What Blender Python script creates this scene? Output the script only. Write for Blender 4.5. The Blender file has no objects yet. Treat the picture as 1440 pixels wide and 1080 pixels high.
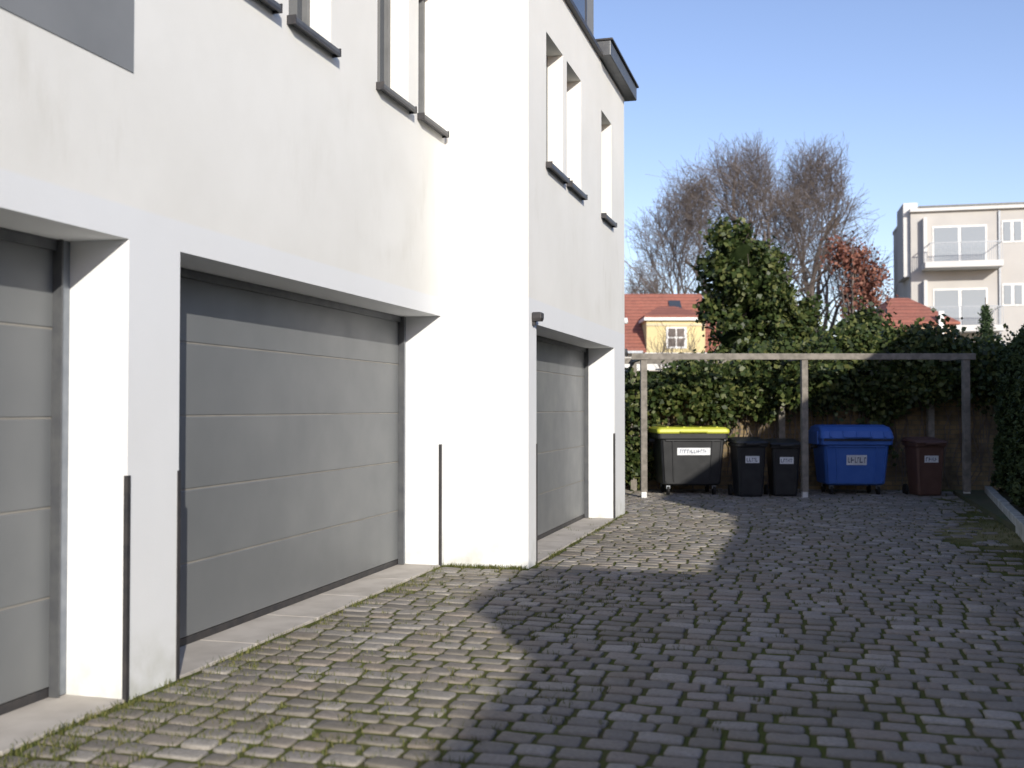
import bpy, math, random
import numpy as np
from mathutils import Vector
random.seed(7)
rng = np.random.default_rng(7)
S = bpy.context.scene
TH = math.radians(15.64); C, SN = math.cos(TH), math.sin(TH)
def R(x, y): return (x*C - y*SN, x*SN + y*C)      # back-lot axes are turned 15.6 deg

# ------------------------------------------------------------------ materials
def new_mat(name):
    m = bpy.data.materials.new(name); m.use_nodes = True
    nt = m.node_tree; b = nt.nodes['Principled BSDF']
    return m, nt, b
def N(nt, t, **kw):
    n = nt.nodes.new(t)
    for k, v in kw.items(): setattr(n, k, v)
    return n
def rgba(c): return (c[0], c[1], c[2], 1)
def mix(nt, f, a, b, blend='MIX'):
    n = N(nt, 'ShaderNodeMix', data_type='RGBA', blend_type=blend)
    for i, v in ((0, f), (6, a), (7, b)):
        if isinstance(v, bpy.types.NodeSocket): nt.links.new(v, n.inputs[i])
        else: n.inputs[i].default_value = v if i == 0 else rgba(v)
    return n.outputs[2]
def noise(nt, scale, detail=4, rough=.55, vec=None, stretch=None):
    tc = N(nt, 'ShaderNodeTexCoord'); out = tc.outputs['Object']
    if stretch:
        mp = N(nt, 'ShaderNodeMapping'); mp.inputs['Scale'].default_value = stretch
        nt.links.new(out, mp.inputs['Vector']); out = mp.outputs[0]
    n = N(nt, 'ShaderNodeTexNoise'); n.inputs['Scale'].default_value = scale
    n.inputs['Detail'].default_value = detail; n.inputs['Roughness'].default_value = rough
    nt.links.new(out, n.inputs['Vector']); return n.outputs['Fac']
def ramp(nt, f, a, b):
    n = N(nt, 'ShaderNodeMapRange'); n.inputs[1].default_value = a; n.inputs[2].default_value = b
    nt.links.new(f, n.inputs[0]); return n.outputs[0]
def math_(nt, op, a, b):
    n = N(nt, 'ShaderNodeMath', operation=op)
    for i, v in ((0, a), (1, b)):
        if isinstance(v, bpy.types.NodeSocket): nt.links.new(v, n.inputs[i])
        else: n.inputs[i].default_value = v
    return n.outputs[0]
def bump(nt, b, h, strength=.3, dist=.01):
    n = N(nt, 'ShaderNodeBump'); n.inputs['Strength'].default_value = strength
    n.inputs['Distance'].default_value = dist
    nt.links.new(h, n.inputs['Height']); nt.links.new(n.outputs[0], b.inputs['Normal'])
def simple(name, c1, c2=None, rough=.6, scale=6, metal=0, bmp=.15, spec=.4, bscale=60):
    m, nt, b = new_mat(name)
    c2 = c2 or tuple(v*.8 for v in c1)
    nt.links.new(mix(nt, ramp(nt, noise(nt, scale, 3), .35, .65), c1, c2), b.inputs['Base Color'])
    b.inputs['Roughness'].default_value = rough; b.inputs['Metallic'].default_value = metal
    b.inputs['Specular IOR Level'].default_value = spec
    if bmp: bump(nt, b, noise(nt, bscale, 2), bmp, .005)
    return m

def stucco():
    m, nt, b = new_mat('white_render')
    tc = N(nt, 'ShaderNodeTexCoord'); sp = N(nt, 'ShaderNodeSeparateXYZ')
    nt.links.new(tc.outputs['Object'], sp.inputs[0])
    zone = ramp(nt, sp.outputs['Z'], 2.69, 2.71)
    base = mix(nt, zone, (.77, .78, .785), (.80, .79, .75))
    big = ramp(nt, noise(nt, .9, 6, .6), .35, .65)
    base = mix(nt, math_(nt, 'MULTIPLY', big, math_(nt, 'ADD', math_(nt, 'MULTIPLY', zone, .18), .10)), base, (.62, .605, .55))
    streak = ramp(nt, noise(nt, 3.2, 6, .65, stretch=(1, 1, .30)), .48, .74)
    mask = ramp(nt, noise(nt, .75, 3), .50, .64)
    hz = math_(nt, 'MULTIPLY', ramp(nt, sp.outputs['Z'], 2.72, 2.95), ramp(nt, sp.outputs['Z'], 4.6, 3.3))
    f = math_(nt, 'MULTIPLY', math_(nt, 'MULTIPLY', streak, mask), .42)
    f = math_(nt, 'MULTIPLY', f, hz)
    base = mix(nt, f, base, (.48, .45, .37))
    low = ramp(nt, sp.outputs['Z'], .4, 0.0)
    dirt = math_(nt, 'MULTIPLY', low, ramp(nt, noise(nt, 5, 5), .35, .75))
    base = mix(nt, math_(nt, 'MULTIPLY', dirt, .7), base, (.36, .36, .27))
    nt.links.new(base, b.inputs['Base Color']); b.inputs['Roughness'].default_value = .95
    b.inputs['Specular IOR Level'].default_value = .15
    hh = math_(nt, 'ADD', noise(nt, 130, 3), math_(nt, 'MULTIPLY', noise(nt, 2.2, 3), 2.5))
    bump(nt, b, hh, .35, .004)
    return m
M = {}
M['wall'] = stucco()
M['grey'] = simple('grey_render', (.225, .235, .245), (.20, .21, .22), .85, 2)
M['dark'] = simple('dark_steel', (.045, .045, .05), (.07, .065, .065), .45, 12, .3)
M['sill'] = simple('sill_metal', (.10, .105, .115), (.13, .135, .14), .45, 8, .4)
M['galv'] = simple('galvanised', (.22, .24, .27), (.28, .30, .33), .45, 9, .5)
M['seam'] = simple('door_seam_highlight', (.30, .285, .255), (.24, .23, .21), .6, 4)  # seam strip kept pale beige to paint in the highlight between door panels
M['black'] = simple('black_rubber', (.015, .015, .015), None, .8)
M['frame'] = simple('window_frame', (.16, .165, .17), None, .5)
M['whitef'] = simple('white_frame', (.75, .75, .74), None, .5)
M['conc'] = simple('concrete', (.52, .48, .43), (.41, .375, .33), .9, 3, bmp=.3)
M['curb'] = simple('concrete_curb', (.48, .48, .45), (.30, .30, .26), .9, 5, bmp=.3)
M['wood'] = simple('weathered_wood', (.25, .225, .195), (.155, .14, .12), .85, 9, bmp=.4)
M['white'] = simple('white_label', (.75, .77, .8), None, .5)
M['ink'] = simple('label_ink', (.04, .06, .12), None, .6)
def glassmat():
    m, nt, b = new_mat('window_glass')
    b.inputs['Base Color'].default_value = (.05, .06, .075, 1); b.inputs['Roughness'].default_value = .05
    b.inputs['Specular IOR Level'].default_value = .9
    return m
M['glass'] = glassmat()
def doormat():
    m, nt, b = new_mat('garage_door_paint')
    isl = N(nt, 'ShaderNodeObjectInfo')
    f = ramp(nt, noise(nt, 1.3, 5), .3, .7)
    c = mix(nt, f, (.150, .158, .163), (.185, .192, .194))
    c = mix(nt, math_(nt, 'MULTIPLY', isl.outputs['Random'], .35), c, (.14, .147, .154))
    nt.links.new(c, b.inputs['Base Color'])
    nt.links.new(math_(nt, 'ADD', math_(nt, 'MULTIPLY', noise(nt, 3, 5), .3), .25), b.inputs['Roughness'])
    bump(nt, b, noise(nt, 1.2, 2), .12, .02)
    return m
M['door'] = doormat()
def foliage(name, a, b_, c_, rough=.5, trans=0):
    m, nt, b = new_mat(name)
    g = N(nt, 'ShaderNodeNewGeometry')
    cr = N(nt, 'ShaderNodeValToRGB'); e = cr.color_ramp.elements
    e[0].color = rgba(a); e[1].color = rgba(c_); e[1].position = 1
    k = e.new(.6); k.color = rgba(b_)
    nt.links.new(g.outputs['Random Per Island'], cr.inputs[0])
    nt.links.new(cr.outputs[0], b.inputs['Base Color'])
    b.inputs['Roughness'].default_value = rough; b.inputs['Specular IOR Level'].default_value = .3
    if trans:
        t = N(nt, 'ShaderNodeBsdfTranslucent'); nt.links.new(cr.outputs[0], t.inputs[0])
        ms = N(nt, 'ShaderNodeMixShader'); ms.inputs[0].default_value = trans
        nt.links.new(b.outputs[0], ms.inputs[1]); nt.links.new(t.outputs[0], ms.inputs[2])
        nt.links.new(ms.outputs[0], nt.nodes['Material Output'].inputs[0])
    return m
M['ivy'] = foliage('ivy_leaves', (.020, .034, .010), (.058, .086, .024), (.16, .17, .055), .45, .25)
M['thuja'] = foliage('thuja_foliage', (.016, .032, .010), (.038, .062, .018), (.065, .09, .030), .7)
M['copper'] = foliage('copper_leaves', (.10, .035, .025), (.20, .08, .055), (.26, .13, .09), .7)
M['far'] = foliage('distant_foliage', (.05, .05, .03), (.09, .085, .055), (.12, .10, .07), .8)
M['spruce'] = foliage('spruce_needles', (.012, .028, .012), (.03, .055, .02), (.05, .08, .03), .7)
M['grass'] = foliage('grass_blades', (.05, .07, .015), (.11, .12, .03), (.20, .18, .07), .7)
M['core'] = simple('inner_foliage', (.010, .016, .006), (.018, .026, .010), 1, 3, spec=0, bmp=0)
M['bark'] = simple('bark', (.19, .16, .145), (.13, .11, .10), .95, 3, bmp=0, spec=.1)
M['plastic_black'] = simple('black_plastic', (.018, .019, .021), (.027, .028, .03), .45, 5)
M['plastic_blue'] = simple('blue_plastic', (.045, .125, .42), (.055, .14, .45), .42, 5)
M['plastic_yellow'] = simple('yellow_plastic', (.50, .52, .05), (.45, .46, .05), .45, 5)
M['plastic_brown'] = simple('brown_plastic', (.10, .054, .042), (.12, .066, .052), .5, 5)
def tile():
    m, nt, b = new_mat('red_roof_tiles')
    tc = N(nt, 'ShaderNodeTexCoord')
    w = N(nt, 'ShaderNodeTexWave', wave_type='BANDS', bands_direction='Z'); w.inputs['Scale'].default_value = 1.6
    w.inputs['Distortion'].default_value = 1.0
    nt.links.new(tc.outputs['Object'], w.inputs[0])
    c = mix(nt, ramp(nt, noise(nt, 1.2, 6, .7), .3, .7), (.36, .125, .085), (.23, .085, .062))
    c = mix(nt, math_(nt, 'MULTIPLY', ramp(nt, noise(nt, 9, 3), .4, .7), .5), c, (.42, .19, .13))
    c = mix(nt, math_(nt, 'MULTIPLY', ramp(nt, w.outputs['Fac'], .3, 0), .6), c, (.09, .035, .03))
    nt.links.new(c, b.inputs['Base Color']); b.inputs['Roughness'].default_value = .85
    return m
M['tile'] = tile()
def stonewall():
    m, nt, b = new_mat('old_stone_wall')
    br = N(nt, 'ShaderNodeTexBrick'); tc = N(nt, 'ShaderNodeTexCoord'); mp = N(nt, 'ShaderNodeMapping')
    mp.inputs['Rotation'].default_value = (math.radians(90), 0, 0)
    nt.links.new(tc.outputs['Object'], mp.inputs[0]); nt.links.new(mp.outputs[0], br.inputs[0])
    br.inputs['Color1'].default_value = (.33, .235, .12, 1); br.inputs['Color2'].default_value = (.23, .165, .09, 1)
    br.inputs['Mortar'].default_value = (.19, .155, .11, 1); br.inputs['Scale'].default_value = 2.0
    br.inputs['Mortar Size'].default_value = .02; br.inputs['Row Height'].default_value = .18; br.inputs['Brick Width'].default_value = .5
    c = mix(nt, ramp(nt, noise(nt, 2.2, 6, .65), .40, .68), br.outputs[0], (.09, .072, .045))
    nt.links.new(c, b.inputs['Base Color']); b.inputs['Roughness'].default_value = .95
    bump(nt, b, noise(nt, 12, 5), .6, .03)
    return m
M['stonewall'] = stonewall()
def cobble():
    m, nt, b = new_mat('granite_setts')
    g = N(nt, 'ShaderNodeNewGeometry')
    cr = N(nt, 'ShaderNodeValToRGB'); e = cr.color_ramp.elements
    e[0].color = (.20, .182, .160, 1); e[1].color = (.385, .355, .315, 1)
    k = e.new(.35); k.color = (.25, .230, .203, 1)
    k = e.new(.6); k.color = (.285, .243, .205, 1)
    k = e.new(.8); k.color = (.305, .285, .262, 1)
    nt.links.new(g.outputs['Random Per Island'], cr.inputs[0])
    c = mix(nt, ramp(nt, noise(nt, 45, 5, .7), .35, .7), cr.outputs[0], (.11, .098, .083))
    c = mix(nt, .5, cr.outputs[0], c)
    dirt = ramp(nt, noise(nt, 1.3, 5, .6), .42, .72)
    c = mix(nt, math_(nt, 'MULTIPLY', dirt, .45), c, (.17, .145, .095))
    tc = N(nt, 'ShaderNodeTexCoord'); sp = N(nt, 'ShaderNodeSeparateXYZ'); nt.links.new(tc.outputs['Object'], sp.inputs[0])
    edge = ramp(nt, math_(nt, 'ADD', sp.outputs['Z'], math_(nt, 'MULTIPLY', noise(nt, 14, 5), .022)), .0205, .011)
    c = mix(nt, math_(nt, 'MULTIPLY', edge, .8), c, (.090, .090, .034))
    nt.links.new(c, b.inputs['Base Color'])
    nt.links.new(math_(nt, 'ADD', math_(nt, 'MULTIPLY', noise(nt, 25, 2), .3), .6), b.inputs['Roughness'])
    b.inputs['Specular IOR Level'].default_value = .2
    bump(nt, b, math_(nt, 'ADD', noise(nt, 40, 4, .7), noise(nt, 9, 2)), .45, .010)
    return m
M['cobble'] = cobble()
def moss():
    m, nt, b = new_mat('mossy_joints')
    c = mix(nt, ramp(nt, noise(nt, 1.6, 6, .65), .44, .64), (.095, .112, .028), (.115, .098, .055))
    c = mix(nt, ramp(nt, noise(nt, 55, 4), .4, .7), c, (.095, .105, .033))
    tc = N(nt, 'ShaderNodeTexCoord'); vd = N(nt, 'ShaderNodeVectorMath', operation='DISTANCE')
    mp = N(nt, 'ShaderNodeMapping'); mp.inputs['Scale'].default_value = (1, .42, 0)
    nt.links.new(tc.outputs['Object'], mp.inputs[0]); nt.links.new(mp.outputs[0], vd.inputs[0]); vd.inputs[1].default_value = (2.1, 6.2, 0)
    sun_patch = ramp(nt, math_(nt, 'ADD', vd.outputs['Value'], math_(nt, 'MULTIPLY', noise(nt, 3, 4), .8)), 1.15, .7)  # sunlit patch beside the curb, painted into the joint colour as pale straw
    c = mix(nt, sun_patch, c, (.24, .215, .11))
    nt.links.new(c, b.inputs['Base Color']); b.inputs['Roughness'].default_value = 1
    b.inputs['Specular IOR Level'].default_value = .1
    bump(nt, b, noise(nt, 60, 4, .7), .9, .02)
    return m
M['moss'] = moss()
M['ground'] = simple('grass_ground', (.05, .07, .025), (.09, .08, .045), 1, .8, bmp=.5, bscale=10)
M['cream'] = simple('cream_render', (.58, .51, .36), (.50, .44, .31), .9, .8)
M['yellow'] = simple('yellow_render', (.64, .53, .28), (.56, .47, .26), .9, .8)
M['beige'] = simple('beige_render', (.48, .465, .445), (.44, .425, .41), .9, .6)
M['pale'] = simple('pale_render', (.64, .635, .62), (.58, .575, .565), .9, .6)
M['peach'] = simple('peach_render', (.50, .37, .27), (.42, .32, .23), .9, .8)

# ------------------------------------------------------------------ mesh helpers
def link(o, parent=None):
    S.collection.objects.link(o)
    if parent: o.parent = parent
    return o
def mesh(name, v, f, mat, parent=None, smooth=False):
    me = bpy.data.meshes.new(name); me.from_pydata([tuple(p) for p in v], [], f); me.update()
    me.materials.append(mat)
    if smooth: me.polygons.foreach_set('use_smooth', [True]*len(me.polygons))
    return link(bpy.data.objects.new(name, me), parent)
def fastquads(name, v, mat, parent=None):
    n = len(v)//4
    me = bpy.data.meshes.new(name); me.vertices.add(n*4); me.loops.add(n*4); me.polygons.add(n)
    me.vertices.foreach_set('co', v.astype(np.float32).ravel())
    me.loops.foreach_set('vertex_index', np.arange(n*4, dtype=np.int32))
    me.polygons.foreach_set('loop_start', np.arange(0, n*4, 4, dtype=np.int32))
    me.polygons.foreach_set('loop_total', np.full(n, 4, dtype=np.int32))
    me.update(calc_edges=True); me.materials.append(mat)
    return link(bpy.data.objects.new(name, me), parent)
def empty(name, loc=(0, 0, 0), rot=0):
    e = bpy.data.objects.new(name, None); e.location = loc; e.rotation_euler = (0, 0, rot)
    e.empty_display_size = .2
    return link(e)
def box(name, par, x0, x1, y0, y1, z0, z1, mat, bev=0):
    v = [(x0,y0,z0),(x1,y0,z0),(x1,y1,z0),(x0,y1,z0),(x0,y0,z1),(x1,y0,z1),(x1,y1,z1),(x0,y1,z1)]
    f = [(0,3,2,1),(4,5,6,7),(0,1,5,4),(1,2,6,5),(2,3,7,6),(3,0,4,7)]
    o = mesh(name, v, f, mat, par)
    if bev:
        b = o.modifiers.new('bevel', 'BEVEL'); b.width = bev; b.segments = 2
    return o
def rr(w, d, r, z, cx=0, cy=0, n=4, tilt=0):
    pts = []
    for k, (sx, sy) in enumerate(((1, 1), (-1, 1), (-1, -1), (1, -1))):
        for i in range(n+1):
            a = math.pi/2*(k + i/n)
            x = cx + sx*(w/2-r) + r*math.cos(a); y = cy + sy*(d/2-r) + r*math.sin(a)
            pts.append((x, y, z + tilt*(y-cy)))
    return pts
def loft(name, rings, mat, par, smooth=False, cap=True):
    n = len(rings[0]); v = [p for r in rings for p in r]; f = []
    for i in range(len(rings)-1):
        for j in range(n):
            a = i*n+j; b = i*n+(j+1) % n
            f.append((a, b, b+n, a+n))
    if cap:
        f.append(tuple(range(n-1, -1, -1))); f.append(tuple(range((len(rings)-1)*n, len(rings)*n)))
    return mesh(name, v, f, mat, par, smooth)
def cyl(name, par, p, r, h, axis, mat, n=20):
    rings = []
    for s in (-.5, -.42, .42, .5):
        rad = r if abs(s) < .45 else r*.9
        ring = []
        for i in range(n):
            a = 2*math.pi*i/n; q = [0, 0, 0]
            q[axis] = p[axis]+s*h; q[(axis+1) % 3] = p[(axis+1) % 3]+rad*math.cos(a); q[(axis+2) % 3] = p[(axis+2) % 3]+rad*math.sin(a)
            ring.append(q)
        rings.append(ring)
    return loft(name, rings, mat, par)

# ------------------------------------------------------------------ main building
B = empty('white_apartment_building')
def facade(name, x, y0, y1, z0, z1, ops, mat):
    ys = sorted({y0, y1, *[o[0] for o in ops], *[o[1] for o in ops]}); zs = sorted({z0, z1, *[o[2] for o in ops], *[o[3] for o in ops]})
    v, f = [], []
    def q(*p):
        i = len(v); v.extend(p); f.append((i, i+1, i+2, i+3))
    for a, b in zip(ys, ys[1:]):
        for c, d in zip(zs, zs[1:]):
            ym, zm = (a+b)/2, (c+d)/2
            if any(o[0] < ym < o[1] and o[2] < zm < o[3] for o in ops): continue
            q((x, a, c), (x, b, c), (x, b, d), (x, a, d))
    for ya, yb, za, zb, dp in ops:
        xi = x-dp-.06
        q((xi, ya, za), (x, ya, za), (x, ya, zb), (xi, ya, zb))
        q((x, yb, za), (xi, yb, za), (xi, yb, zb), (x, yb, zb))
        q((x, ya, zb), (x, yb, zb), (xi, yb, zb), (xi, ya, zb))
        q((x, ya, za), (xi, ya, za), (xi, yb, za), (x, yb, za))
    return mesh(name, v, f, mat, B)
XA, XB, YR, YE = -3.58, -2.70, 10.25, 15.95
gA = [(.43, 5.03, -.06, 2.52, .42), (5.52, 10.13, -.06, 2.52, .42), (-4.7, -.06, -.06, 2.52, .42)]
wz0, wz1 = 4.38, 5.85
wA = [(5.9, 6.6), (6.86, 7.56), (8.48, 9.22), (9.48, 10.14)]
facade('recessed_facade', XA, -10, YR, -.1, 7.2, gA+[(a, b, wz0, wz1, .2) for a, b in wA], M['wall'])
gB = [(10.57, 15.07, -.06, 2.45, .42)]
wB = [(11.0, 11.8), (12.0, 12.8), (14.12, 14.88)]
facade('projecting_facade', XB, YR, YE, -.1, 6.28, gB+[(a, b, 4.2, 5.62, .2) for a, b in wB], M['wall'])
mesh('return_wall', [(XA, YR, -.1), (XB, YR, -.1), (XB, YR, 6.28), (XA, YR, 6.28)], [(0, 1, 2, 3)], M['wall'], B)
mesh('shell', [(XB, YE, -.1), (-13, YE, -.1), (-13, YE, 6.28), (XB, YE, 6.28), (-13, -10, -.1), (-13, -10, 7.2), (-13, YR, 7.2), (XA, -10, -.1), (XA, -10, 7.2), (XA, YR, 7.2), (XA, YR, 6.28), (-13, YR, 6.28), (XB, YR, 6.28)],
     [(0, 1, 2, 3), (7, 4, 5, 8), (8, 9, 6, 5), (9, 10, 11, 6), (3, 2, 11, 12), (4, 1, 2, 5)], M['wall'], B)
box('grey_wall_panel', B, XA-.05, XA+.006, -2.0, 5.05, 3.44, 7.1, M['grey'])
box('upper_storey', B, -9, XB-.06, YR+.02, 13.9, 6.34, 9.0, M['grey'])
box('upper_window', B, XB-.1, XB-.05, 11.2, 13.3, 6.45, 8.4, M['glass'])
box('upper_window_frame', B, XB-.1, XB-.045, 13.3, 13.38, 6.42, 8.45, M['dark'])
box('parapet_coping', B, XB-.4, XB+.06, YR-.04, 13.95, 6.282, 6.345, M['dark'], .006)
box('roof_fascia', B, -9, XB+.16, 13.955, YE+.22, 6.30, 6.50, M['sill'], .01)
box('roof_trim', B, -9, XB+.19, 13.94, YE+.25, 6.502, 6.53, M['dark'], .005)
box('upper_balustrade', B, XB-.1, XB+.1, YR-.04, 13.9, 7.9, 7.98, M['dark'], .006)
def gdoor(i, x, ya, yb, H):
    xd = x-.42
    for k in range(5):
        z0 = .075+.49*k
        box(f'garage_door_{i}_panel_{k+1}', B, xd-.045, xd, ya, yb, z0+.004, min(z0+.481, H+.05), M['door'], .005)
        if k: box(f'garage_door_{i}_seam_{k}', B, xd-.03, xd-.006, ya, yb, z0-.0085, z0+.0035, M['seam'])
    box(f'garage_door_{i}_backing', B, xd-.058, xd-.035, ya, yb, 0, H, M['sill'])
    box(f'garage_door_{i}_seal', B, xd-.04, xd-.005, ya, yb, .023, .074, M['dark'])
    box(f'garage_door_{i}_track', B, xd+.001, xd+.045, yb-.075, yb-.002, .025, H-.002, M['galv'], .004)
    box(f'garage_door_{i}_track_lip', B, xd+.001, xd+.06, yb-.09, yb-.077, .025, H-.002, M['sill'])
    box(f'garage_door_{i}_track_near', B, xd+.001, xd+.045, ya+.002, ya+.095, .025, H-.002, M['galv'], .004)
    box(f'garage_door_{i}_head', B, xd+.001, xd+.03, ya+.10, yb-.092, H-.06, H-.003, M['sill'])
    n = 5; w = (yb-ya)/n
    for k in range(n):
        box(f'threshold_{i}_slab_{k+1}', B, xd-.05, x+.0, ya+w*k+.003, ya+w*(k+1)-.003, -.05, .022, M['conc'], .005)
for i, (x, g) in enumerate([(XA, gA[2]), (XA, gA[0]), (XA, gA[1]), (XB, gB[0])]):
    gdoor(i+1, x, g[0], g[1], g[3])
def window(n, x, ya, yb, za, zb):
    xf = x-.2
    box(f'window_{n}_glass', B, xf-.04, xf-.02, ya, yb, za, zb, M['glass'])
    for k, (a, b, c, d) in enumerate([(ya, ya+.06, za, zb), (yb-.06, yb, za, zb), (ya+.06, yb-.06, za, za+.06), (ya+.06, yb-.06, zb-.06, zb)]):
        box(f'window_{n}_frame_{k}', B, xf-.03, xf+.02, a+.001, b-.001, c+.001, d-.001, M['frame'])
    box(f'window_{n}_sill', B, xf, x+.07, ya-.02, yb+.02, za-.03, za+.004, M['sill'], .004)
    box(f'window_{n}_sill_drip', B, x+.058, x+.072, ya-.022, yb+.022, za-.05, za-.029, M['dark'])
    box(f'window_{n}_sill_cap_far', B, x+.001, x+.074, yb+.02, yb+.03, za-.05, za+.015, M['dark'])
    box(f'window_{n}_sill_cap_near', B, x+.001, x+.074, ya-.03, ya-.02, za-.05, za+.015, M['dark'])
k = 0
for a, b in wA: k += 1; window(k, XA, a, b, wz0, wz1)
for a, b in wB: k += 1; window(k, XB, a, b, 4.2, 5.62)
def guard(n, x, y, s, h=1.23):
    box(f'corner_guard_{n}_face', B, x+.002, x+.009, min(y, y+s*.018), max(y, y+s*.018), .0, h, M['dark'])
    box(f'corner_guard_{n}_return', B, x-.016, x+.009, min(y-s*.002, y-s*.009), max(y-s*.002, y-s*.009), .0, h, M['dark'])
guard(1, XA, 5.03, 1); guard(2, XA, 5.52, -1); guard(3, XA, 10.13, 1); guard(4, XB, 15.07, 1); guard(5, XB, 10.57, -1)
L = empty('wall_lamp', (XB, 10.42, 2.47))
loft('lamp_housing', [rr(.09, .10, .012, 0, .05), rr(.10, .12, .012, .03, .055), rr(.10, .12, .012, .08, .055), rr(.08, .09, .01, .09, .05)], M['dark'], L)
box('lamp_bracket', L, 0, .03, -.03, .03, -.04, .05, M['dark'])
L = empty('security_camera', (XB, YE, 2.9))
box('camera_bracket', L, -.06, 0.0, 0, .06, -.02, .02, M['whitef'])
loft('camera_body', [rr(.08, .08, .03, -.03, -.01, .09), rr(.1, .1, .04, 0, -.01, .09), rr(.08, .08, .03, .06, -.01, .09)], M['whitef'], L, True)
L = empty('wall_lamp', (XB, YE, 2.43))
loft('lamp_housing', [rr(.07, .09, .015, -.05, -.01, .06), rr(.09, .11, .02, 0, -.01, .06), rr(.07, .09, .015, .06, -.01, .06)], M['dark'], L)

# ------------------------------------------------------------------ ground + setts
mesh('ground', [(-400, -400, -.06), (400, -400, -.06), (400, 400, -.06), (-400, 400, -.06)], [(0, 1, 2, 3)], M['ground'])
def curbx(y): return 2.35 if y < 13 else 2.35+(y-13)*.082
D = empty('cobblestone_driveway')
nx, ny = 80, 220
v = []; f = []
for j in range(ny+1):
    for i in range(nx+1):
        x = -5+i*8.2/nx; y = -2+j*24.5/ny
        v.append((x, y, .005+.005*math.sin(x*3.1+y*1.7)*math.sin(y*2.3)+random.uniform(-.002, .003)))
for j in range(ny):
    for i in range(nx):
        a = j*(nx+1)+i; f.append((a, a+1, a+nx+2, a+nx+1))
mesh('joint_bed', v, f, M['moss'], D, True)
V = []; F = []
y = 1.2
while y < 21.6:
    h = random.uniform(.150, .186)
    xs = -5.0 if y > 16.1 else (XB+.015 if y > 10.3 else XA+.02)
    x = xs + random.uniform(0, .05)
    while x < curbx(y)-.1:
        w = random.choice([random.uniform(.15, .20), random.uniform(.19, .26)])
        cx = x+w/2; cy = y+h/2+.035*math.sin(cx*.9+y*.12)+.015*math.sin(cx*2.7+y)+random.uniform(-.007, .007)
        if y <= 10.3 and y+h > 10.2 and cx < XB: x += w; continue
        edge_d = curbx(cy)-cx
        if edge_d < .9 and random.random() < .75*(1-edge_d/.9)+(.35 if 13 < cy < 16 else 0): x += w; continue
        gx = random.uniform(.014, .032); gy = random.uniform(.024, .042)
        a = (w-gx)/2; b = (h-gy)/2*random.uniform(.95, 1.02)
        rot = random.gauss(0, .028); cr_, sr_ = math.cos(rot), math.sin(rot)
        hz = random.gauss(.0, .0025)+.005*math.sin(cx*3.1+cy*1.7)*math.sin(cy*2.3); tx, ty = random.gauss(0, .016), random.gauss(0, .022)
        out = []
        for sx, sy in ((1, .1), (1, .78), (.88, 1), (.1, 1), (-.88, 1), (-1, .78), (-1, -.1), (-1, -.78), (-.88, -1), (-.1, -1), (.88, -1), (1, -.78)):
            out.append((sx*a*random.uniform(.94, 1.02), sy*b*random.uniform(.92, 1.03)))
        base = len(V); m = 12
        for sc, z in ((1.02, -.03), (1.0, .008), (.975, .0155), (.90, .0185), (.4, .0190)):
            ins = (1-sc)*.085
            for px, py in out:
                if sc > .8:
                    px -= math.copysign(min(abs(px), ins*1.0), px) if abs(px) > a*.5 else 0; py -= math.copysign(min(abs(py), ins*1.0), py) if abs(py) > b*.5 else 0
                else: px *= sc; py *= sc
                V.append((cx+px*cr_-py*sr_, cy+px*sr_+py*cr_, z+hz+px*tx+py*ty+(random.gauss(0, .0010) if sc < .95 else 0)))
        for r_ in range(4):
            for k in range(m):
                p = base+r_*m+k; q = base+r_*m+(k+1) % m
                F.append((p, q, q+m, p+m))
        F.append(tuple(base+4*m+k for k in range(m)))
        x += w
    y += h
mesh('setts', V, F, M['cobble'], D, True)

# leaf quads ----------------------------------------------------------------
def leafquads(P, size, up=.3, outward=None, asp=.8):
    n = len(P)
    nrm = rng.normal(size=(n, 3)); nrm /= np.linalg.norm(nrm, axis=1)[:, None]
    nrm[:, 2] += up
    if outward is not None: nrm += outward
    nrm /= np.linalg.norm(nrm, axis=1)[:, None]
    t = np.cross(nrm, rng.normal(size=(n, 3))); t /= np.linalg.norm(t, axis=1)[:, None]
    b = np.cross(nrm, t)
    s = size*rng.uniform(.6, 1.3, (n, 1))
    q = np.empty((n, 4, 3))
    q[:, 0] = P - t*s*.5; q[:, 1] = P + b*s*.5*asp - nrm*s*.08; q[:, 2] = P + t*s*.55; q[:, 3] = P - b*s*.5*asp - nrm*s*.08
    return q.reshape(-1, 3)
def crown(ells, nclump, per, spread, size, shell=(.7, 1.05)):
    out = []; on = []
    vol = np.array([e[3]*e[4]+e[4]*e[5]+e[3]*e[5] for e in ells]); vol /= vol.sum()
    for e, w in zip(ells, vol):
        m = max(3, int(nclump*w))
        d = rng.normal(size=(m, 3)); d /= np.linalg.norm(d, axis=1)[:, None]
        r = rng.uniform(*shell, (m, 1))
        c = np.array(e[:3]) + d*r*np.array(e[3:6])
        p = c[:, None, :] + rng.normal(size=(m, per, 3))*spread*rng.uniform(.5, 1.3, (m, 1, 1))
        out.append(p.reshape(-1, 3)); on.append(np.repeat(d, per, axis=0))
    P = np.concatenate(out); O = np.concatenate(on)
    return leafquads(P, size, .35, O*.6)
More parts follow.
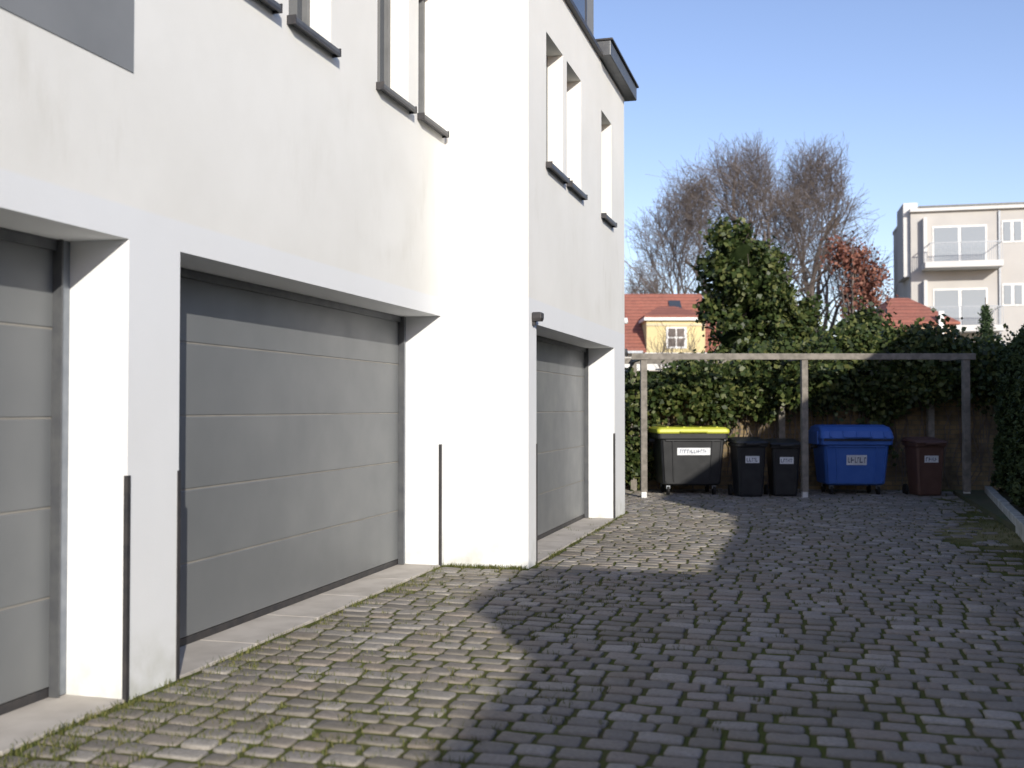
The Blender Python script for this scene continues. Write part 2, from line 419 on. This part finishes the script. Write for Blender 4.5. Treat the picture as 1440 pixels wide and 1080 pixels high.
def cores(ells, k, par):
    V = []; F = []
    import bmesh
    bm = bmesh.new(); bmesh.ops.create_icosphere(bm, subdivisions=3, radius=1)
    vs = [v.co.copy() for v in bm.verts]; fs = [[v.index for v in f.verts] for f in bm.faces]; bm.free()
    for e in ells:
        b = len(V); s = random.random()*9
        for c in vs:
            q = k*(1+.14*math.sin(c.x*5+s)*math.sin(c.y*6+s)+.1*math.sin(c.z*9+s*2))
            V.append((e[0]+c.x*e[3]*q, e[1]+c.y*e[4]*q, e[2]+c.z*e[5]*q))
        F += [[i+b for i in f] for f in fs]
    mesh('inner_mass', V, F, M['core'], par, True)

# hedge on the right ----------------------------------------------------------
H = empty('thuja_hedge')
n = 42000
yy = rng.uniform(8, 20.8, n); cxx = np.where(yy < 13, 2.35, 2.35+(yy-13)*.082)
top = 2.72+.07*np.sin(yy*2.1)+.05*np.sin(yy*5.3)
side = rng.random(n)
zz = np.where(side < .76, rng.uniform(.08, 1, n)*top, top+rng.normal(0, .05, n))
bulge = .10*np.sin(yy*1.9+zz*2)+.06*np.sin(yy*4.7-zz*5)+.03*np.sin(yy*13+zz*11)
round_ = np.clip((zz-top+.45)/.45, 0, 1.2)**2*.3
xx = np.where(side < .76, cxx+.28-bulge+round_+np.abs(rng.normal(0, .05, n)), cxx+.45+rng.uniform(0, 1.0, n))
P = np.stack([xx, yy, zz], 1)
fastquads('foliage', leafquads(P, .105, .2, np.tile(np.array([-.5, 0, 0]), (n, 1)), .5), M['thuja'], H)
n = 5000
P = np.stack([rng.uniform(0, 1.2, n)+3.25, 20.85+rng.normal(0, .06, n), rng.uniform(.05, 2.7, n)], 1)
fastquads('foliage_end', leafquads(P, .105, .2, None, .5), M['thuja'], H)
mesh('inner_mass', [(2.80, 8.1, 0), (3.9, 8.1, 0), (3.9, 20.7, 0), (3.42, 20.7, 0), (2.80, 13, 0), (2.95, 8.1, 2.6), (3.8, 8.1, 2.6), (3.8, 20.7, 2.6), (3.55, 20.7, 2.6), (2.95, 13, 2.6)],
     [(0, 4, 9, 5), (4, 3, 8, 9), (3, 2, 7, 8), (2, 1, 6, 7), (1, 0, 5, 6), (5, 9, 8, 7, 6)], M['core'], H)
K = empty('garden_curb')
yk = 5.0; i = 0
while yk < 20.5:
    a, b = yk+.005, min(yk+.995, 20.6); i += 1
    x0, x1 = curbx(a), curbx(b)
    z = .20+random.uniform(-.006, .006)
    v = [(x0, a, -.05), (x0+.12, a, -.05), (x1+.12, b, -.05), (x1, b, -.05), (x0, a, z), (x0+.12, a, z), (x1+.12, b, z), (x1, b, z)]
    o = mesh(f'curb_stone_{i}', v, [(0,3,2,1),(4,5,6,7),(0,1,5,4),(1,2,6,5),(2,3,7,6),(3,0,4,7)], M['curb'], K)
    bb = o.modifiers.new('b', 'BEVEL'); bb.width = .01; bb.segments = 2
    yk += 1.0
box('planting_bed', K, 2.5, 4.5, 5, 21, -.05, .09, M['ground'])

# grass tufts ------------------------------------------------------------------
G = empty('grass_tufts')
def tufts(cs, per, hgt):
    n = len(cs)*per
    c = np.repeat(np.array(cs), per, axis=0)+np.concatenate([rng.normal(0, .025, (n, 2)), np.zeros((n, 1))], 1)
    a = rng.uniform(0, 2*math.pi, n); w = .003
    d = np.stack([np.cos(a), np.sin(a), np.zeros(n)], 1); lean = rng.normal(0, .6, (n, 1))*np.stack([-np.sin(a), np.cos(a), np.zeros(n)], 1)
    h = (hgt*rng.uniform(.3, 1.3, n))[:, None]
    tip = c+lean*h+np.array([0, 0, 1])*h
    q = np.stack([c-d*w, c+d*w, tip+d*w*.3, tip-d*w*.3], 1)
    return q.reshape(-1, 3)
cs = []
for _ in range(110): cs.append((XA+abs(random.gauss(.03, .10)), random.uniform(3.0, 10), .005))
for _ in range(300): cs.append((XA+abs(random.gauss(.2, .4)), random.gauss(4.5, .8), .005))
for _ in range(340): cs.append((random.uniform(-3.4, 2.2), random.uniform(3.5, 20), .005))
for _ in range(300): cs.append((random.uniform(-3.5, -1.4), random.uniform(3.8, 10), .003))
for _ in range(420): y = random.uniform(7, 20); cs.append((curbx(y)-abs(random.gauss(0, .4)), y, .005))
for _ in range(50): cs.append((XB+abs(random.gauss(.02, .04)), random.uniform(10.2, 16), .005))
for _ in range(60): cs.append((random.uniform(XA, XB), 10.2-abs(random.gauss(0, .06)), .005))
fastquads('blades', tufts(cs, 14, .032), M['grass'], G)

# ------------------------------------------------------------------ back lot
def RE(name, x, y, z=0, extra=0):
    X, Y = R(x, y); return empty(name, (X, Y, z), TH+extra)
W = RE('stone_wall', 0, 20.7)
box('wall_body', W, .3, 9.9, 0, .35, -.1, 2.25, M['stonewall'])
box('wall_cap', W, .28, 9.92, -.04, .39, 2.252, 2.32, M['conc'], .01)
Pg = RE('timber_pergola', 0, 18.8)
for i, x in enumerate((2.32, 5.15, 8.0)):
    box(f'post_{i+1}', Pg, x-.055, x+.055, -.06, .06, .12, 2.45, M['wood'], .008)
    box(f'post_shoe_{i+1}', Pg, x-.045, x+.045, -.045, .045, -.05, .118, M['whitef'])
    box(f'rear_post_{i+1}', Pg, x-.06, x+.06, 1.55, 1.67, -.05, 2.45, M['wood'], .008)
    box(f'cross_beam_{i+1}', Pg, x-.03, x+.03, -.04, 1.7, 2.452, 2.53, M['wood'], .006)
box('front_beam', Pg, 2.1, 8.15, -.085, -.062, 2.44, 2.55, M['wood'], .006)
box('rear_beam', Pg, 2.1, 8.15, 1.705, 1.75, 2.44, 2.55, M['wood'], .006)

def label(par, yf, xa, xb, za, zb, rows, seed):
    q = lambda x, z, o: (x, yf(z)-o, z)
    v = [q(xa, za, .008), q(xb, za, .008), q(xb, zb, .008), q(xa, zb, .008), q(xa, za, -.01), q(xb, za, -.01), q(xb, zb, -.01), q(xa, zb, -.01)]
    mesh('label_plate', v, [(0, 1, 2, 3), (0, 4, 5, 1), (1, 5, 6, 2), (2, 6, 7, 3), (3, 7, 4, 0)], M['white'], par)
    r = random.Random(seed); vv = []; ff = []
    for a, b in rows:
        x = xa+(xb-xa)*.08
        while x < xb-(xb-xa)*.12:
            w = r.uniform(.25, .6)*(b-a)
            for (p0, p1, s0, s1) in ((0, .3, 0, 1), (.3, 1, r.choice([.0, .4, .8]), None)):
                s1 = s1 if s1 is not None else s0+.2
                i = len(vv); z0 = a+(b-a)*s0; z1 = a+(b-a)*s1
                vv += [q(x+w*p0, z0, .011), q(x+w*p1, z0, .011), q(x+w*p1, z1, .011), q(x+w*p0, z1, .011)]; ff.append((i, i+1, i+2, i+3))
            x += w*1.45
    mesh('label_lettering', vv, ff, M['ink'], par)

def container(x, y, body, lid, dome, rot=0.0):
    E = RE('waste_container', x, y, 0, rot)
    zt = 1.02 if dome else 1.13
    loft('body', [rr(.98, .70, .08, .19), rr(1.06, .80, .07, .22), rr(1.17, .95, .07, zt-.12), rr(1.19, .97, .06, zt-.10), rr(1.27, 1.05, .06, zt-.09), rr(1.28, 1.06, .06, zt)], body, E)
    yf = lambda z: -(.40+(z-.22)/(zt-.34)*.075)
    xf = lambda z: .53+(z-.22)/(zt-.34)*.055
    for i, s in enumerate((-.9, -.62, .62, .9)):
        v = []
        for z in (.26, zt-.13):
            xc = s*xf(z); v += [(xc-.02, yf(z)+.005, z), (xc+.02, yf(z)+.005, z), (xc+.014, yf(z)-.022, z), (xc-.014, yf(z)-.022, z)]
        mesh(f'rib_{i+1}', v, [(0, 1, 2, 3), (4, 7, 6, 5), (0, 4, 5, 1), (1, 5, 6, 2), (2, 6, 7, 3), (3, 7, 4, 0)], body, E)
    if dome:
        loft('lid', [rr(1.30, 1.08, .07, zt+.004), rr(1.31, 1.10, .07, zt+.03), rr(1.28, 1.02, .08, zt+.15, 0, .02), rr(1.25, .86, .08, zt+.22, 0, .05), rr(1.16, .5, .1, zt+.26, 0, .05)], lid, E)
        box('lid_seam', E, -.60, .60, -.548, -.53, zt-.02, zt+.012, M['plastic_black'])
        for s in (-1, 1):
            box(f'lid_arm_{s}', E, s*.655-.012, s*.655+.012, -.3, .45, zt-.1, zt+.15, lid, .008)
        box('lid_handle', E, -.22, .22, -.60, -.56, zt+.03, zt+.06, lid, .01)
        for i in range(5):
            xx = -.48+.24*i
            mesh(f'lid_rib_{i}', [(xx-.015, -.545, zt+.04), (xx+.015, -.545, zt+.04), (xx+.015, -.495, zt+.145), (xx-.015, -.495, zt+.145), (xx-.015, -.575, zt+.05), (xx+.015, -.575, zt+.05), (xx+.015, -.515, zt+.15), (xx-.015, -.515, zt+.15)],
                 [(0, 1, 5, 4), (1, 2, 6, 5), (2, 3, 7, 6), (3, 0, 4, 7), (4, 5, 6, 7)], lid, E)
    else:
        loft('lid', [rr(1.30, 1.10, .05, zt+.004), rr(1.32, 1.12, .05, zt+.03), rr(1.31, 1.1, .06, zt+.075), rr(1.22, 1.0, .08, zt+.11)], lid, E)
        box('lid_handle', E, -.25, .25, -.60, -.565, zt+.02, zt+.05, lid, .01)
        for i in range(4):
            box(f'lid_rib_{i}', E, -.47+.3*i, -.43+.3*i, -.45, .45, zt+.108, zt+.125, lid, .006)
    for s in (-1, 1):
        cyl(f'trunnion_{s}', E, (s*.66, 0, zt-.14), .035, .1, 0, M['plastic_black'])
        box(f'side_grip_{s}', E, s*.625-.02, s*.625+.02, -.3, .3, zt-.08, zt-.03, body, .01)
        for t in (-1, 1):
            cyl(f'wheel_{s}_{t}', E, (s*.42, t*.29, .085), .085, .045, 0, M['black'])
            box(f'castor_{s}_{t}', E, s*.42-.035, s*.42+.035, t*.29-.03, t*.29+.03, .12, .2, M['galv'], .004)
    box('front_bar', E, -.5, .5, -.50, -.47, zt-.14, zt-.11, body, .01)
    if dome: label(E, yf, -.18, .18, .56, .74, [(.60, .70)], 4)
    else: label(E, yf, -.28, .32, .74, .87, [(.775, .84)], 5)
    return E
container(3.25, 19.75, M['plastic_black'], M['plastic_yellow'], False, .03)
container(6.25, 19.75, M['plastic_blue'], M['plastic_blue'], True, -.05)
def wheelie(x, y, mat, rot, sc=1.0):
    E = RE('wheelie_bin', x, y, 0, rot)
    loft('body', [rr(.40, .42, .05, .03, 0, 0), rr(.42, .44, .05, .06), rr(.50, .58, .05, .86, 0, .02), rr(.51, .59, .04, .88, 0, .02), rr(.555, .64, .04, .885, 0, .02), rr(.56, .65, .04, .93, 0, .02)], mat, E)
    loft('lid', [rr(.57, .68, .05, .945, 0, .01, tilt=.04), rr(.58, .69, .05, .965, 0, .01, tilt=.05), rr(.55, .62, .07, 1.0, 0, .02, tilt=.08), rr(.42, .4, .08, 1.02, 0, .05, tilt=.08)], mat, E)
    box('front_lip', E, -.12, .12, -.36, -.325, .91, .945, mat, .008)
    for s in (-1, 1):
        box(f'handle_arm_{s}', E, s*.2-.02, s*.2+.02, .34, .43, .90, .97, mat, .008)
        cyl(f'wheel_{s}', E, (s*.25, .25, .1), .1, .05, 0, M['black'])
    cyl('handle_bar', E, (0, .42, .95), .016, .5, 0, mat)
    cyl('axle', E, (0, .25, .1), .012, .46, 0, M['galv'])
    yf = lambda z: -(.22+(z-.06)/.8*.05)
    for i, s in enumerate((-1, 1)):
        v = []
        for z in (.1, .82):
            xc = s*(.17+(z-.1)*.04); v += [(xc-.012, yf(z)+.01, z), (xc+.012, yf(z)+.01, z), (xc+.008, yf(z)-.012, z), (xc-.008, yf(z)-.012, z)]
        mesh(f'rib_{i}', v, [(0, 1, 2, 3), (4, 7, 6, 5), (0, 4, 5, 1), (1, 5, 6, 2), (2, 6, 7, 3), (3, 7, 4, 0)], mat, E)
    label(E, yf, -.11, .13, .60, .72, [(.625, .69)], int(x*10))
    E.scale = (sc, sc, sc)
wheelie(4.23, 19.15, M['plastic_black'], .04, 1.03); wheelie(4.87, 19.2, M['plastic_black'], -.03, 1.0); wheelie(7.46, 19.3, M['plastic_brown'], .02, 1.03)

# ivy along the wall
I = RE('ivy', 0, 0)
def ivycloud(n):
    nc = n//45
    xs = rng.uniform(.6, 9.6, nc)
    top = np.interp(xs, [.6, 2.5, 4.2, 5.2, 6.2, 7.2, 8.2, 9.6], [2.0, 2.2, 2.5, 2.75, 2.9, 3.15, 3.0, 2.8])+.14*np.sin(xs*4.1)
    bot = 1.60+.16*np.sin(xs*2.3+1)+.14*np.sin(xs*6.1)
    bot = np.where(xs < 2.7, .2, bot)
    bot = np.where((rng.random(nc) < .06), bot-.6*rng.random(nc), bot)
    t = rng.random(nc)
    zc = bot+(top-bot)*t
    yc = 20.35-.32*np.sin(np.clip(t, 0, 1)*math.pi)+rng.normal(0, .12, nc)+.15*np.sin(xs*3)
    yc = np.where(rng.random(nc) < .18, yc+.8, yc)
    c = np.stack([xs, yc, zc], 1)
    p = c[:, None, :]+rng.normal(size=(nc, 45, 3))*np.array([.15, .10, .12])*rng.uniform(.5, 1.2, (nc, 1, 1))
    return p.reshape(-1, 3)
Pv = ivycloud(33000)
fastquads('leaves', leafquads(Pv, .105, .3, np.tile(np.array([0, -.7, .1]), (len(Pv), 1))), M['ivy'], I)
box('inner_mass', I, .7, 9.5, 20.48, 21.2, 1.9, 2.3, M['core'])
def tube(V, F, p0, p1, r0, r1, k=3):
    d = (p1-p0)
    if d.length < 1e-5: return
    d.normalize(); u = d.orthogonal().normalized(); w = d.cross(u); b = len(V)
    for p, r in ((p0, r0), (p1, r1)):
        for i in range(k):
            a = 2*math.pi*i/k; V.append(tuple(p+u*(r*math.cos(a))+w*(r*math.sin(a))))
    for i in range(k):
        j = (i+1) % k; F.append((b+i, b+j, b+k+j, b+k+i))
V, F = [], []
for k in range(90):   # woody stems climbing the wall
    x = random.uniform(2.8, 9.3); p = Vector((x, 20.62, random.uniform(0, .6)))
    for s in range(5):
        q = p+Vector((random.gauss(0, .09), random.gauss(-.01, .02), random.uniform(.25, .45))); tube(V, F, p, q, .012, .010, 3); p = q
mesh('stems', V, F, M['bark'], I)
T = RE('ivy_covered_tree', 5.7, 25)
ells = [(-.45, 0, 5.15, .62, .7, .7), (-.1, 0, 4.5, .85, .9, .7), (.3, 0, 3.75, .95, .95, .85), (.6, 0, 2.9, 1.0, 1, .9), (-.4, 0, 3.2, .6, .9, .7), (.1, 0, 2.2, 1.0, 1, .9), (1.0, .1, 3.5, .45, .6, .5), (-.9, 0, 4.8, .35, .5, .4), (.3, 0, 4.9, .35, .4, .35), (-.75, 0, 5.55, .25, .3, .3), (-.9, 0, 3.9, .3, .4, .35)]
fastquads('leaves', crown(ells, 560, 34, .12, .135, (.6, 1.2)), M['ivy'], T); cores(ells, .62, T)
V, F = [], []
tube(V, F, Vector((0, 0, -.1)), Vector((-.1, 0, 2.6)), .22, .17, 8); tube(V, F, Vector((-.1, 0, 2.6)), Vector((-.35, 0, 5)), .17, .06, 8)
for k in range(60):
    e = random.choice(ells); p = Vector(e[:3]); q = p+Vector((random.gauss(0, 1)*e[3]*.9, random.gauss(0, .6)*e[4], abs(random.gauss(0, 1))*e[5]*.9)); tube(V, F, p, q, .02, .006, 3)
mesh('trunk', V, F, M['bark'], T)
def shrub(x, y, ells, nc, per, size, k=.7):
    T = RE('ivy_shrub', x, y)
    fastquads('leaves', crown(ells, nc, per, .14, size), M['ivy'], T); cores(ells, k, T)
shrub(7.9, 24, [(0, 0, 2.7, .8, .7, .8), (.8, 0, 2.5, .7, .7, .75), (-.8, 0, 2.3, .7, .7, .8), (.1, 0, 3.4, .4, .4, .4), (1.5, 0, 2.1, .7, .7, .8), (0, 0, 1.3, 1.6, .8, 1.3)], 430, 30, .13)
shrub(10.2, 23, [(0, 0, 2.0, .9, .7, 1.0), (1.1, 0, 2.1, .8, .7, .9), (-.9, 0, 1.9, .7, .7, .9), (0, 0, 1, 1.7, .7, 1)], 300, 30, .12)
shrub(4.4, 23.5, [(0, 0, 1.5, .8, .7, .9), (.9, 0, 1.7, .7, .7, .9)], 160, 28, .12)

T = RE('spruce_tree', 12.9, 29)
P = []
for i in range(16):
    z = 1.2+i*.21; r = (4.6-z)*.30
    for k in range(9):
        a = random.uniform(0, 6.28)
        for s in range(26):
            t = random.random(); P.append((math.cos(a)*r*t+random.gauss(0, .05), math.sin(a)*r*t+random.gauss(0, .05), z-.25*t+random.gauss(0, .03)))
fastquads('needles', leafquads(np.array(P), .13, .2, None, .3), M['spruce'], T)
V, F = [], []; tube(V, F, Vector((0, 0, -.1)), Vector((0, 0, 4.6)), .08, .01, 6); mesh('trunk', V, F, M['bark'], T)

# bare trees: limbs grow until they leave a lobed crown envelope
def baretree(x, y, height, rad, seed, trunk_r, fork=.28, maxf=26000, tw=.012):
    E = RE('bare_tree', x, y); rd = random.Random(seed); V, F = [], []
    cz = height*(.5+fork*.45); rz = height-cz
    s1, s2 = rd.uniform(0, 6), rd.uniform(0, 6)
    def inside(p):
        a = math.atan2(p.z-cz, p.x); lobe = 1+.13*math.sin(3*a+s1)+.09*math.sin(7*a+s2)+.05*math.sin(13*a+s1)
        return (p.x/rad)**2+(p.y/rad)**2+((p.z-cz)/(rz if p.z > cz else cz-height*fork*.6))**2 < (rd.uniform(.72, 1.08)*lobe)**2
    from collections import deque
    Q = deque()
    base = Vector((0, 0, -.1)); top = Vector((rd.gauss(0, .2), rd.gauss(0, .2), height*fork))
    tube(V, F, base, top, trunk_r, trunk_r*.85, 8)
    for k in range(6):
        a = 2*math.pi*k/6+rd.uniform(-.4, .4); t = rd.uniform(.3, .9) if k else .05
        Q.append((top-Vector((0, 0, rd.uniform(0, height*.07)))*(k > 0), Vector((math.cos(a)*t, math.sin(a)*t, 1)).normalized(), trunk_r*rd.uniform(.45, .65), 0))
    seg0 = height*.062
    while Q and len(F) < maxf:
        p, d, r, lev = Q.popleft()
        seg = seg0*(.91**lev)*rd.uniform(.75, 1.25)
        nseg = 5 if lev == 0 else rd.choice((3, 4))
        for i in range(nseg):
            d = (d+Vector((rd.gauss(0, .14), rd.gauss(0, .14), rd.gauss(.03, .09)))).normalized()
            q = p+d*seg; r1 = max(r*.88, tw*.6)
            if lev > 0 and not inside(q): break
            tube(V, F, p, q, r, r1, 6 if r > .08 else 3)
            p, r = q, r1
            if r > tw*.62 and rd.random() < (.7 if lev < 3 else .5):
                ax = Vector((rd.gauss(0, 1), rd.gauss(0, 1), rd.gauss(0, 1))).cross(d)
                if ax.length > .01:
                    ax.normalize(); an = rd.uniform(.4, .95)
                    Q.append((p, (d*math.cos(an)+ax*math.sin(an)).normalized(), max(r*rd.uniform(.45, .7), tw), lev+1))
        else:
            if lev < 9:
                for s in (1, -1):
                    ax = Vector((rd.gauss(0, 1), rd.gauss(0, 1), rd.gauss(0, .5))).cross(d).normalized(); an = rd.uniform(.15, .5)
                    Q.append((p, (d*math.cos(an)+ax*math.sin(an)).normalized(), max(r*.82, tw), lev+1))
    mesh('branches', V, F, M['bark'], E)
baretree(15.2, 68, 18.9, 6.2, 3, .44, .27, 28000)
baretree(20.0, 70, 18.6, 4.8, 11, .38, .3, 21000)
baretree(10.4, 67, 15.8, 4.4, 5, .28, .25, 17000)
baretree(22.6, 69, 13.0, 2.8, 8, .2, .3, 7000)
baretree(8.3, 64, 10.0, 2.8, 9, .17, .2, 9000)
baretree(24.8, 66, 9.6, 2.2, 21, .15, .25, 4500)
baretree(6.6, 43, 5.6, 1.3, 31, .07, .2, 2600, .009)
T = RE('copper_beech_tree', 11.2, 35)
ells = [(0, 0, 6.4, .7, .7, .7), (.5, 0, 5.8, .6, .6, .7), (-.4, 0, 6.7, .5, .5, .45), (.2, 0, 5.2, .8, .7, .6)]
fastquads('leaves', crown(ells, 170, 16, .17, .12, (.2, 1.15)), M['copper'], T)
V, F = [], []
for k in range(24):
    a = Vector((0, 0, 2.5+.1*k)); b = Vector((random.uniform(-.9, 1.1), random.uniform(-.6, .6), random.uniform(5, 7.2))); tube(V, F, a, b, .04, .010, 4)
tube(V, F, Vector((0, 0, -.1)), Vector((0, 0, 4)), .12, .08, 7); mesh('trunk', V, F, M['bark'], T)
T = RE('distant_treeline', 0, 0)
ells = [(-30+i*5+random.uniform(-1, 1), 92+random.uniform(-3, 3), 2.0, 3.5, 3, random.uniform(2.2, 3.6)) for i in range(26)]
fastquads('foliage', crown(ells, 1300, 10, .6, .7), M['far'], T); cores(ells, .85, T)

# ------------------------------------------------------------------ houses
def prism(name, par, x0, x1, y0, y1, z0, z1, hip, mat, over=.3):
    ym = (y0+y1)/2; x0 -= over; x1 += over; y0 -= over; y1 += over
    v = [(x0, y0, z0), (x1, y0, z0), (x1, y1, z0), (x0, y1, z0), (x0+hip, ym, z1), (x1-hip, ym, z1),
         (x0, y0, z0-.12), (x1, y0, z0-.12), (x1, y1, z0-.12), (x0, y1, z0-.12)]
    f = [(0, 1, 5, 4), (1, 2, 5), (2, 3, 4, 5), (3, 0, 4), (6, 7, 1, 0), (7, 8, 2, 1), (8, 9, 3, 2), (9, 6, 0, 3), (9, 8, 7, 6)]
    return mesh(name, v, f, mat, par)
Hs = RE('red_roof_house', 0, 55)
box('walls', Hs, .5, 11.0, 0, 8, -.1, 4.43, M['pale'])
prism('roof', Hs, .5, 11.0, 0, 8, 4.55, 7.9, .9, M['tile'], .35)
box('dormer_walls', Hs, 6.9, 9.9, -.4, 3, 4.3, 6.05, M['yellow'])
box('dormer_eave', Hs, 6.75, 10.05, -.6, 3, 6.052, 6.2, M['whitef'])
prism('dormer_roof', Hs, 6.9, 9.9, -.4, 6.0, 6.32, 7.1, 1.2, M['tile'], .12)
box('dormer_window_frame', Hs, 7.9, 8.95, -.46, -.40, 4.62, 5.72, M['whitef'])
for i in range(2):
    for j in range(2):
        box(f'pane_{i}_{j}', Hs, 8.0+.44*i, 8.38+.44*i, -.48, -.44, 4.72+.5*j, 5.14+.5*j, M['bark'])
box('dormer_band', Hs, 6.88, 9.92, -.45, -.40, 5.78, 5.9, M['cream'])
box('dormer_base', Hs, 6.8, 10.0, -.5, -.40, 4.2, 4.4, M['whitef'])
for i, (x, z) in enumerate(((8.55, 6.9), (4.0, 6.4), (5.4, 6.4))):
    yy = -.35+ (z-4.55)/(7.9-4.55)*4.35
    mesh(f'skylight_{i}', [(x, yy-.05, z+.06), (x+.65, yy-.05, z+.06), (x+.65, yy+.6, z+.56), (x, yy+.6, z+.56)], [(0, 1, 2, 3)], M['glass'], Hs)
box('chimney', Hs, 3.0, 3.6, 3.8, 4.4, 6.5, 8.7, M['peach'])
box('gutter', Hs, .1, 6.7, -.5, -.36, 4.38, 4.5, M['galv'])
for i in range(5): box(f'window_{i}', Hs, 1.4+2*i, 2.3+2*i, -.03, .02, 2.0, 3.6, M['glass'])
Hs = RE('small_house', 16.6, 50)
box('walls', Hs, .6, 4.2, 0, 6, -.1, 5.45, M['peach'])
prism('roof', Hs, .9, 4.1, 0, 5, 5.6, 7.0, 1.4, M['tile'], .25)
box('annex_walls', Hs, -.2, 2.2, -1.2, -.003, -.1, 4.98, M['cream'])
prism('annex_roof', Hs, -.1, 2.1, -1.2, 0, 5.12, 5.7, .3, M['tile'], .1)
box('white_end_wall', Hs, 3.3, 3.55, -.35, -.26, -.1, 6.1, M['whitef'])
box('window', Hs, .5, 1.2, -1.25, -1.18, 3.6, 4.6, M['glass'])

A = RE('modern_apartment_block', 22.5, 60, 0, -math.radians(13.2))
box('walls', A, 0, 16, 0, 8, -.1, 12.6, M['beige'])
box('roof_slab', A, -.05, 16.1, -.25, 8.1, 12.602, 12.8, M['pale'])
box('roof_edge', A, .4, 16.15, -.3, 8.1, 12.802, 12.9, M['sill'])
box('corner_parapet', A, -.35, .42, .3, 3.2, 9.0, 13.2, M['pale'])
box('side_wall_strip', A, -.02, -.003, .3, 7.9, 0, 12.6, M['pale'])
m, nt, b = new_mat('pale_glass'); b.inputs['Base Color'].default_value = (.27, .30, .33, 1); b.inputs['Roughness'].default_value = .15
M['paleglass'] = m
def awin(n, a, b, z0, z1, panes):
    box(f'window_{n}_surround', A, a, b, -.04, -.002, z0, z1, M['whitef'])
    w = (b-a)/panes
    for i in range(panes):
        box(f'window_{n}_pane_{i}', A, a+w*i+.09, a+w*(i+1)-.09, -.07, -.03, z0+.1, z1-.1, M['paleglass'])
for fl, zb in enumerate((9.62, 6.1, 2.6)):
    awin(f'balcony_{fl}', 1.15, 4.0, zb, zb+2.15, 2)
    awin(f'small_{fl}', 4.75, 5.85, zb+1.1, zb+2.35, 2)
    awin(f'far_{fl}', 7.5, 8.9, zb+1.1, zb+2.35, 2)
    box(f'balcony_slab_{fl}', A, .55, 4.55, -1.5, -.003, zb-.35, zb-.02, M['pale'])
    box(f'balcony_rail_{fl}', A, .8, 4.5, -1.45, -1.41, zb+.98, zb+1.03, M['galv'])
    for i in range(34):
        x = .8+i*.112; box(f'baluster_{fl}_{i}', A, x, x+.028, -1.44, -1.42, zb-.02, zb+.98, M['galv'])
    for s in (.8, 4.48):
        box(f'balcony_side_{fl}_{s}', A, s, s+.03, -1.41, -.003, zb+.98, zb+1.03, M['galv'])
    box(f'niche_wall_{fl}', A, .62, .8, -.5, -.003, zb-.02, zb+2.6, M['pale'])
box('downpipe', A, 4.58, 4.68, -.12, -.01, 0, 12.5, M['galv'])

# neighbouring terrace across the yard
Nb = empty('neighbouring_house')
box('long_wing', Nb, 5, 12, -26, -5.102, -.1, 4.7, M['pale'])
box('stair_tower', Nb, 5.001, 9, -5.1, -3.0, -.1, 5.42, M['cream'])
box('low_wing', Nb, 5.002, 9, -2.998, 5.39, -.1, 4.2, M['pale'])
box('rear_wing', Nb, 5, 12, 5.4, 19, -.1, 5.3, M['pale'])
for i in range(6):
    box(f'window_{i}', Nb, 4.96, 5.02, -22+3*i, -20.8+3*i, 1.2, 2.6, M['glass'])
for i in range(4):
    box(f'rear_window_{i}', Nb, 4.96, 5.02, 6.5+3*i, 7.7+3*i, 1.2, 2.6, M['glass'])

# ------------------------------------------------------------------ light + camera
tr = Vector((-.5, .866, -.35)).normalized()
sd = bpy.data.lights.new('sun', 'SUN'); sd.energy = 5.0; sd.angle = math.radians(.5); sd.color = (1, .94, .83)
so = bpy.data.objects.new('sun', sd); so.rotation_euler = tr.to_track_quat('-Z', 'Y').to_euler(); so.location = (20, -30, 20); link(so)
w = bpy.data.worlds.new('World'); S.world = w; w.use_nodes = True
nt = w.node_tree; bg = nt.nodes['Background']; sky = nt.nodes.new('ShaderNodeTexSky'); sky.sky_type = 'NISHITA'
sky.sun_disc = False; sky.sun_elevation = math.radians(19.3); sky.sun_rotation = math.radians(150)
sky.air_density = 1.0; sky.dust_density = .45; sky.ozone_density = 2.0
tint = mix(nt, 1.0, (1, 1, 1), (1.30, 1.16, 1.28), 'MULTIPLY'); tn = tint.node
nt.links.new(sky.outputs[0], tn.inputs[6]); nt.links.new(tint, bg.inputs[0]); bg.inputs[1].default_value = .15
cd = bpy.data.cameras.new('camera'); cd.sensor_width = 36; cd.lens = 37.5; cd.clip_end = 2000
cd.dof.use_dof = True; cd.dof.focus_distance = 10.5; cd.dof.aperture_fstop = 1.8
co = bpy.data.objects.new('camera', cd); co.location = (0, 0, 1.6)
co.rotation_euler = (math.radians(90+1.26), 0, TH); link(co); S.camera = co
S.view_settings.view_transform = 'Standard'; S.view_settings.look = 'None'; S.view_settings.exposure = 0
